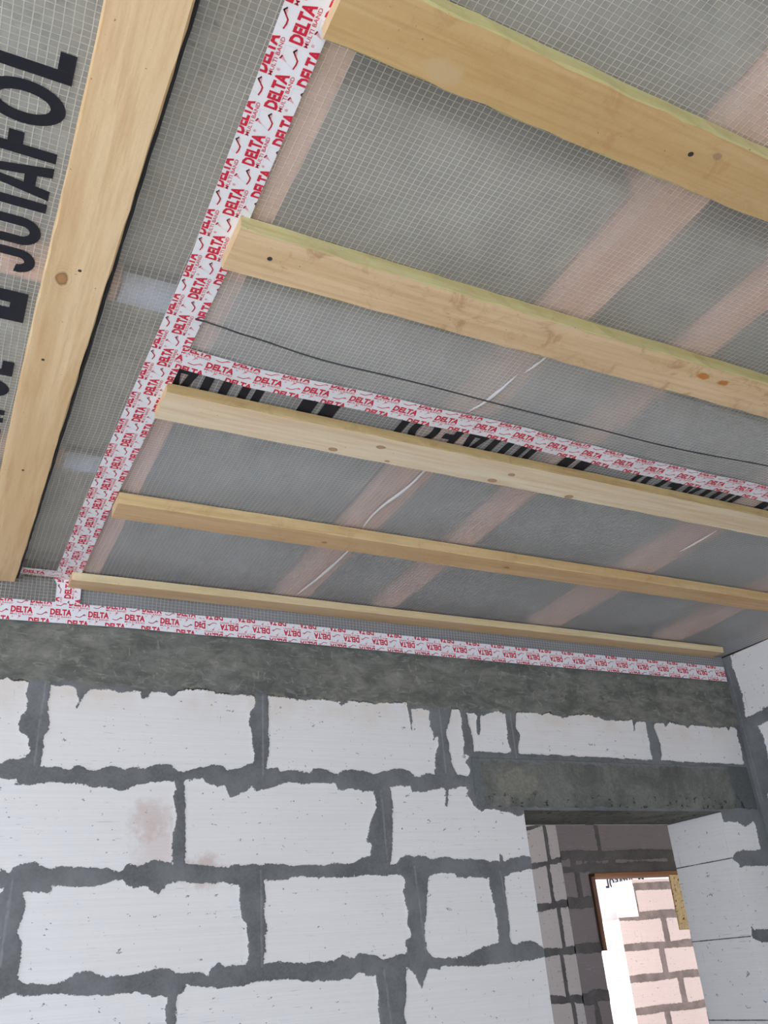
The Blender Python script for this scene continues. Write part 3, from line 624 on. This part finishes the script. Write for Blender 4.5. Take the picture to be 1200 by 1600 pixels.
tag(f_left, 'printed grid film on the left of the taped seam, black letters beside the board', 'film')
f_far = film('vapour_film', .302, 2.905, 1.118, 2.493, ZC + .003, mf2, amp=.006, drop=.09, edge=lambda x: .012 * math.sin(x * 4.3))
tag(f_far, 'grid film over the three far battens next to the block wall', 'film')
f_near = film('vapour_film', .302, 2.905, -2.5, 1.385, ZC + .001, mf, amp=.009)
tag(f_near, 'grid film over the two near battens, lapped and taped along its edge', 'film')

# wrinkles catching the light along the joists
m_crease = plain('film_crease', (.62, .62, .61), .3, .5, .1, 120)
def crease(parent, pts, w_=.007):
    bm = bmesh.new(); prev = None
    P = []
    ys_ = [p[1] for p in pts]; fx = lambda q: float(np.interp(q, ys_, [p[0] for p in pts]))
    n = 36; hw = (ys_[-1] - ys_[0]) * .14
    for k in range(n):
        q = ys_[0] + (ys_[-1] - ys_[0]) * k / (n - 1); P.append((sum(fx(min(max(q + d_ * hw, ys_[0]), ys_[-1])) for d_ in (-1, -.5, 0, .5, 1)) / 5, q))
    for i, (x, y) in enumerate(P):
        tpr = math.sin(math.pi * (i + .6) / (n + .2)) ** .6; ww = w_ * tpr * (1 + .2 * math.sin(i * .45)); zb = ZC + sag(x, y, .008)
        ring = [bm.verts.new((x - ww / 2, y, zb)), bm.verts.new((x - ww * .15, y, zb - .004 * tpr)), bm.verts.new((x + ww * .3, y, zb - .003 * tpr)), bm.verts.new((x + ww / 2, y, zb + .001))]
        if prev:
            for k in range(3): bm.faces.new((prev[k], prev[k + 1], ring[k + 1], ring[k]))
        prev = ring
    return link('crease', bm, m_crease, parent, smooth=True)
crease(f_far, [(.994, 1.54), (.990, 1.68), (.965, 1.80), (.980, 1.915)], .010)
crease(f_far, [(1.004, 2.0), (.992, 2.2), (.978, 2.40)], .011)
crease(f_near, [(.985, 1.17), (.975, 1.26), (.960, 1.33)], .009)
crease(f_far, [(1.985, 1.60), (1.975, 1.75)], .005)
crease(f_near, [(1.01, 1.10), (.995, 1.16)], .005)

# ------------------------------------------------------------------ printed letters on the film
m_ink = NT('black_print', .6, .3).col((.012, .013, .02))
SW = .0190; H = .107
def arc(cx, cy, rx, ry, a0, a1, n=14): return [(cx + rx * math.cos(a0 + (a1 - a0) * i / n), cy + ry * math.sin(a0 + (a1 - a0) * i / n)) for i in range(n + 1)]
def glyph(ch, w_):
    """polygons (x, y) of one heavy condensed capital of width w_ and height H"""
    h = H; s = SW; PI = math.pi; R = lambda a, b, c, e: [(a, c), (b, c), (b, e), (a, e)]
    def band(o, i): return [[o[k], o[k + 1], i[k + 1], i[k]] for k in range(len(o) - 1)]
    if ch == 'L': return [R(0, s, 0, h), R(s, w_, 0, s * 1.1)]
    if ch == 'F': return [R(0, s, 0, h), R(s, w_, h - s * 1.1, h), R(s, w_ * .92, h * .44, h * .44 + s * 1.1)]
    if ch == 'T': return [R(w_ / 2 - s / 2, w_ / 2 + s / 2, 0, h - s * 1.1), R(0, w_, h - s * 1.1, h)]
    if ch == 'O': return band(arc(w_ / 2, h / 2, w_ / 2, h / 2, 0, 2 * PI, 36), arc(w_ / 2, h / 2, w_ / 2 - s, h / 2 - s * 1.05, 0, 2 * PI, 36))
    if ch == 'U': return [R(0, s, w_ / 2, h), R(w_ - s, w_, w_ / 2, h)] + band(arc(w_ / 2, w_ / 2, w_ / 2, w_ / 2, PI, 2 * PI), arc(w_ / 2, w_ / 2, w_ / 2 - s, w_ / 2 - s * .9, PI, 2 * PI))
    if ch == 'J': return [R(w_ - s, w_, w_ / 2, h)] + band(arc(w_ / 2, w_ / 2, w_ / 2, w_ / 2, PI * .95, 2 * PI), arc(w_ / 2, w_ / 2, w_ / 2 - s, w_ / 2 - s * .9, PI * .95, 2 * PI))
    if ch == 'A':
        c = w_ / 2; k = s * .62
        return [[(0, 0), (s * 1.02, 0), (c + k * .25, h), (c - k, h)], [(w_ - s * 1.02, 0), (w_, 0), (c + k, h), (c - k * .25, h)], [(w_ * .2, h * .2), (w_ * .8, h * .2), (w_ * .70, h * .2 + s * .9), (w_ * .30, h * .2 + s * .9)]]
    if ch == '#':   # solid square mark with a slot
        return [R(0, w_ * .42, 0, h * .98), R(w_ * .60, w_, 0, h * .98), R(w_ * .42, w_ * .60, 0, h * .25), R(w_ * .42, w_ * .60, h * .86, h * .98)]
WORD = [('L', -.047, .047), ('O', -.131, .072), ('F', -.187, .044), ('A', -.262, .066), ('T', -.308, .058), ('U', -.368, .060), ('J', -.432, .054), ('#', -.567, .085)]
def lettering(parent, put, copies, cut=None, chars='LOFATUJ#'):
    for off in copies:
        for ch, s0, w_ in WORD:
            if ch not in chars: continue
            if cut and not cut(s0 + off, s0 + w_ + off): continue
            bm = bmesh.new()
            for poly in glyph(ch, w_):
                bm.faces.new([bm.verts.new(put(s0 + off + a, b)) for a, b in poly])
            link('printed_letter' if ch != '#' else 'printed_square', bm, m_ink, parent)
lettering(f_left, lambda s, t_: (.043 - t_, .803 - s, ZC + sag(.043 - t_, .803 - s, .004) - .0006), (.69, 0, -.69, -1.38), cut=lambda a, b: .803 - b < 2.45)
lettering(f_far, lambda s, t_: (.122 - s, 1.378 + t_, ZC + .0015 + sag(.122 - s, 1.378 + t_, .006)), (0, -.69, -1.38, -2.07, -2.76), cut=lambda a, b: .122 - b > .30 and .122 - a < 2.88)

# ------------------------------------------------------------------ adhesive tape
def text2d(body, size, sx=1.0, off=0.0):
    c = bpy.data.curves.new('txt', 'FONT'); c.body = body; c.size = size; c.offset = off; c.resolution_u = 2
    o = bpy.data.objects.new('txt', c); COL.objects.link(o)
    me = bpy.data.meshes.new_from_object(o.evaluated_get(bpy.context.evaluated_depsgraph_get()))
    bpy.data.objects.remove(o); bpy.data.curves.remove(c)
    v = np.array([x.co[:2] for x in me.vertices]); f = [tuple(p.vertices) for p in me.polygons]
    bpy.data.meshes.remove(me)
    v[:, 0] -= v[:, 0].min(); v[:, 0] *= sx
    return v, f
PITCH = .104; ROWH = .0310
def tile():
    """one repeat of the tape print: word, small word, roof mark; 0 = ink red, 1 = pale pink, 2 = pale grey"""
    V, F, MI = [], [], []
    def add(v, f, mi):
        n = len(V); V.extend([tuple(p) for p in v]); F.extend([tuple(i + n for i in q) for q in f]); MI.extend([mi] * len(f))
    v, f = text2d('DELTA', .0245, 1, .0011); W_ = v[:, 0].max(); v[:, 0] *= .058 / W_; v[:, 1] += -.0068; add(v, f, 0)
    v, f = text2d('MULTI BAND', .0080, 1, .00004); W_ = v[:, 0].max(); v[:, 0] *= .058 / W_; v[:, 1] += -.0152; add(v, f, 0)
    v, f = text2d('\u00ae', .006); v += (.059, .008); add(v, f, 0)
    def stroke(pts, w_, mi):
        for (a, b) in zip(pts[:-1], pts[1:]):
            dx, dy = b[0] - a[0], b[1] - a[1]; L = math.hypot(dx, dy); nx_, ny_ = -dy / L * w_ / 2, dx / L * w_ / 2; ex, ey = dx / L * w_ * .3, dy / L * w_ * .3
            add([(a[0] - nx_ - ex, a[1] - ny_ - ey), (b[0] - nx_ + ex, b[1] - ny_ + ey), (b[0] + nx_ + ex, b[1] + ny_ + ey), (a[0] + nx_ - ex, a[1] + ny_ - ey)], [(0, 1, 2, 3)], mi)
    X0 = -.036
    stroke([(X0 + .001, -.008), (X0 + .008, -.0095), (X0 + .014, -.0095), (X0 + .0245, -.0005), (X0 + .0285, -.0035)], .0021, 0)
    add([(X0 + .0245, .001), (X0 + .0305, -.0035), (X0 + .025, -.0055), (X0 + .019, -.0055)], [(0, 1, 2, 3)], 1)
    add([(X0 + .010, .0135), (X0 + .0145, .0115), (X0 + .006, .003)], [(0, 1, 2)], 1)
    stroke([(X0 + .0095, .0135), (X0 + .014, .0118)], .0022, 0)
    stroke([(X0 + .0165, .012), (X0 + .030, .013), (X0 + .031, -.003)], .0006, 2)
    stroke([(X0 + .006, .003), (X0 + .0005, -.008)], .0006, 2)
    return V, F, MI
TILE = tile()
m_tape = NT('white_tape', .38, .4); m_tape = m_tape.col(m_tape.mix(m_tape.noise(14, 3), (.80, .82, .87), (.87, .88, .91)))
m_red = NT('red_tape_ink', .5, .3).col((.62, .022, .055)); m_pk = NT('pink_tape_ink', .5, .3).col((.80, .42, .47)); m_gy = NT('grey_tape_ink', .5, .3).col((.70, .70, .76))
def tape(label, put, s0, s1, w_, phase=0.0, cuts=(), fine=None, rowoff=0.0, group=None):
    """put(s, t, n): s along the print, t upwards in the print, n out of the tape"""
    ss = lines(s0, s1, list(cuts), lambda q: .02)
    bm = bmesh.new(); G = []
    for s in ss:
        G.append([bm.verts.new(put(s, w_ * (k / 4 - .5), 0)) for k in range(5)])
    for a, b in zip(G[:-1], G[1:]):
        for k in range(4): bm.faces.new((a[k], b[k], b[k + 1], a[k + 1]))
    G2 = [[bm.verts.new(put(s, w_ * (k / 4 - .5), -.0006)) for k in (0, 4)] for s in ss]
    for i in range(len(ss) - 1):
        bm.faces.new((G2[i][0], G2[i + 1][0], G[i + 1][0], G[i][0])); bm.faces.new((G2[i][1], G[i][4], G[i + 1][4], G2[i + 1][1]))
    o = link('adhesive_tape', bm, [m_tape]); tag(o, label, 'tape', group)
    V, F, MI = TILE; bm = bmesh.new()
    for r_ in (-2, -1, 0, 1, 2):
        off = r_ * ROWH + rowoff
        if abs(off) > w_ / 2 + .018: continue
        k0 = int((s0 - phase) / PITCH) - 3; k1 = int((s1 - phase) / PITCH) + 3
        for k in range(k0, k1):
            so = phase + k * PITCH + (PITCH * .47 * (r_ % 2))
            if so + .07 < s0 or so - .04 > s1: continue
            vs = [bm.verts.new((x + so, y + off, 0)) for x, y in V]
            for q, mi in zip(F, MI):
                try: bm.faces.new([vs[i] for i in q]).material_index = mi
                except ValueError: pass
    def bis(co, no, out=True):
        g = bm.verts[:] + bm.edges[:] + bm.faces[:]
        bmesh.ops.bisect_plane(bm, geom=g, plane_co=co, plane_no=no, clear_outer=out)
    bis((0, w_ / 2 - .0003, 0), (0, 1, 0)); bis((0, -w_ / 2 + .0003, 0), (0, -1, 0)); bis((s1 - .0005, 0, 0), (1, 0, 0)); bis((s0 + .0005, 0, 0), (-1, 0, 0))
    for c in cuts: bis((c, 0, 0), (1, 0, 0), False)
    if fine:
        for c in np.arange(s0 + fine, s1, fine): bis((c, 0, 0), (1, 0, 0), False)
    for v_ in bm.verts: v_.co = Vector(put(v_.co.x, v_.co.y, .0005))
    link('printed_lettering', bm, [m_red, m_pk, m_gy], o)
    return o
def lin(pts):
    xs_ = [p[0] for p in pts]; ys_ = [p[1] for p in pts]
    return lambda x: float(np.interp(x, xs_, ys_))
# along the top of the block wall: two lengths, the second stuck on upside down
zc = lin([(-2.8, 2.485), (.13, 2.492), (.48, 2.500), (.70, 2.499), (.87, 2.502), (1.84, 2.500), (2.89, 2.505)])
tape('red and white tape along the wall top, left length reading upright', lambda s, t_, n_: (s, 2.4855 - n_, zc(s) + t_), -2.0, .715, .062, phase=.155, rowoff=0)
tape('red and white tape along the wall top, right length upside down, up to the corner', lambda s, t_, n_: (-s, 2.4840 - n_, zc(-s) - t_), -2.893, -.695, .062, phase=.02)
# long seam towards the wall, folding down onto it
xc = lin([(-3, .295), (.63, .2955), (1.1, .307), (1.5, .300), (1.99, .292), (2.49, .293), (2.6, .302)])
def seam(s, t_, n_):
    if s < .09: return (.303 - t_ + .0, 2.4838 - n_, ZC - .09 + s)
    y = 2.4838 - (s - .09); return (xc(y) - t_, y, ZC - .0030 - n_)
tape('long red and white tape seam left of the batten ends, reading upwards', seam, 0.015, 4.2, .067, phase=.03, cuts=(.09,), rowoff=.0)
yc3 = lin([(.335, 1.362), (.48, 1.378), (.62, 1.371), (.83, 1.371), (.99, 1.369), (1.13, 1.367), (1.27, 1.379), (1.33, 1.377), (1.5, 1.384), (1.7, 1.382), (2.9, 1.372)])
tape('wavy red and white tape across the lapped film edge beside the printed strip', lambda s, t_, n_: (s, yc3(s) - t_, ZC - .0035 - n_ - .0012 * math.sin(s * 23)), .318, 2.9, .066, phase=.38, fine=.02)
tape('short red and white tape between the board end and the long seam', lambda s, t_, n_: (s, 2.448 - t_, ZC - .0042 - n_), .158, .275, .045, phase=.172)

# black sealing strip along the board, and the loose black cord
m_blk = plain('black_foam', (.045, .045, .05), .8, .2, .3, 60)
bm = bmesh.new(); pv = None
for i in range(120):
    y = -.5 + 2.985 * i / 119; j = random.uniform(-.0007, .0007)
    ring = [bm.verts.new(p) for p in ((.1580, y, ZC - .0045), (.1580, y, ZC - .014), (.1600 + j, y, ZC - .0145), (.1635 + j, y, ZC - .011), (.1660 + j, y, ZC - .0045))]
    if pv:
        for k in range(4): bm.faces.new((pv[k], pv[k + 1], ring[k + 1], ring[k]))
    pv = ring
tag(link('sealing_strip', bm, m_blk, smooth=True), 'black foam strip along the right edge of the wide board', 'seal')
def tube(name, pts, rad, mat, parent=None, n=8):
    bm = bmesh.new(); P = [Vector(p) for p in pts]; prev = None
    for i, p in enumerate(P):
        tg = (P[min(i + 1, len(P) - 1)] - P[max(i - 1, 0)]).normalized(); a = tg.orthogonal().normalized() if not prev else (pa - tg * pa.dot(tg)).normalized(); pa = a; b = tg.cross(a)
        ring = [bm.verts.new(p + (a * math.cos(k * 2 * math.pi / n) + b * math.sin(k * 2 * math.pi / n)) * rad) for k in range(n)]
        if prev:
            for k in range(n): bm.faces.new((prev[k], prev[(k + 1) % n], ring[(k + 1) % n], ring[k]))
        prev = ring
    return link(name, bm, mat, parent, smooth=True)
cy = lin([(.315, 1.235), (.36, 1.243), (.40, 1.238), (.58, 1.263), (.79, 1.262), (1.03, 1.263), (1.4, 1.272), (1.82, 1.257), (2.9, 1.262)])
cp = []
for i in range(140):
    x = .322 + (2.895 - .322) * i / 139; ya = np.mean([cy(x + q) for q in (-.06, -.03, 0, .03, .06)])
    cp.append((x, float(ya), ZC - .0075 + sag(x, ya, .009) - .001 * math.sin(x * 9)))
tag(tube('cord', cp, .0016, m_blk), 'thin black cord hanging along under the overlapped film', 'cord')

# ------------------------------------------------------------------ timber around the far opening
t = NT('osb_board', .9, .15)
n = t.noise(1, 4, .6, vec=t.mapping((60, 60, 22)), dist=2)
c = t.mix(t.rng(n, .35, .65), (.92, .76, .48), (.75, .55, .28)); c = t.mix(t.rng(t.noise(45, 3), .6, .66), c, (.20, .12, .05)); t.col(c); m_osb = t.m  # board tones raised in place of light from the far room
m_brown = wood_mat('brown_form_board', (.22, .13, .09), (.15, .085, .06), axis=2, seed=20)
m_rust = wood_mat('rust_brown_board', (.42, .20, .10), (.30, .13, .07), axis=0, seed=21)
bm = bmesh.new(); box(bm, 3.848, 3.876, Y2 - .02, Y2 + .15, 1.555, 1.971)
tag(link('form_board', bm, m_brown), 'dark brown upright board at the left side of the far doorway', 'board')
bm = bmesh.new(); box(bm, 3.878, 4.976, Y2 - .02, Y2 + .15, 1.973, 1.991)
tag(link('form_board', bm, m_rust), 'rust-brown board along the top of the far doorway', 'board')
bm = bmesh.new(); box(bm, 4.520, 4.68, Y2 + .004, Y2 + .018, 1.648, 1.972)
for v_ in bm.verts: v_.co.x += random.uniform(-.006, .006); v_.co.z += random.uniform(-.01, .0)
tag(link('chipboard_offcut', bm, m_osb), 'yellow chipboard offcut hanging at the right of the far doorway', 'board')

# film hanging in the bright far room, seen from its back so the print is reversed
m_sheet = NT('white_sheet', .5, .3); m_sheet.b.inputs['Subsurface Weight'].default_value = 0
m_sheet = m_sheet.col((.88, .88, .90))
bm = bmesh.new(); G = []
for i in range(41):
    x = 5.6 + 3.2 * i / 40; G.append([bm.verts.new((x, 8.62 + .025 * math.sin(i * .9) * (k / 8), 3.2 * k / 8)) for k in range(9)])
for a, b in zip(G[:-1], G[1:]):
    for k in range(8): bm.faces.new((a[k], b[k], b[k + 1], a[k + 1]))
fs = tag(link('hanging_film', bm, m_sheet, smooth=True), 'white film hanging in the bright far room with reversed dark print', 'film')
FK = 1.032
lettering(fs, lambda s, t_: (7.161 - s * FK, 8.575, 2.223 + t_ * FK * .95), (0,))
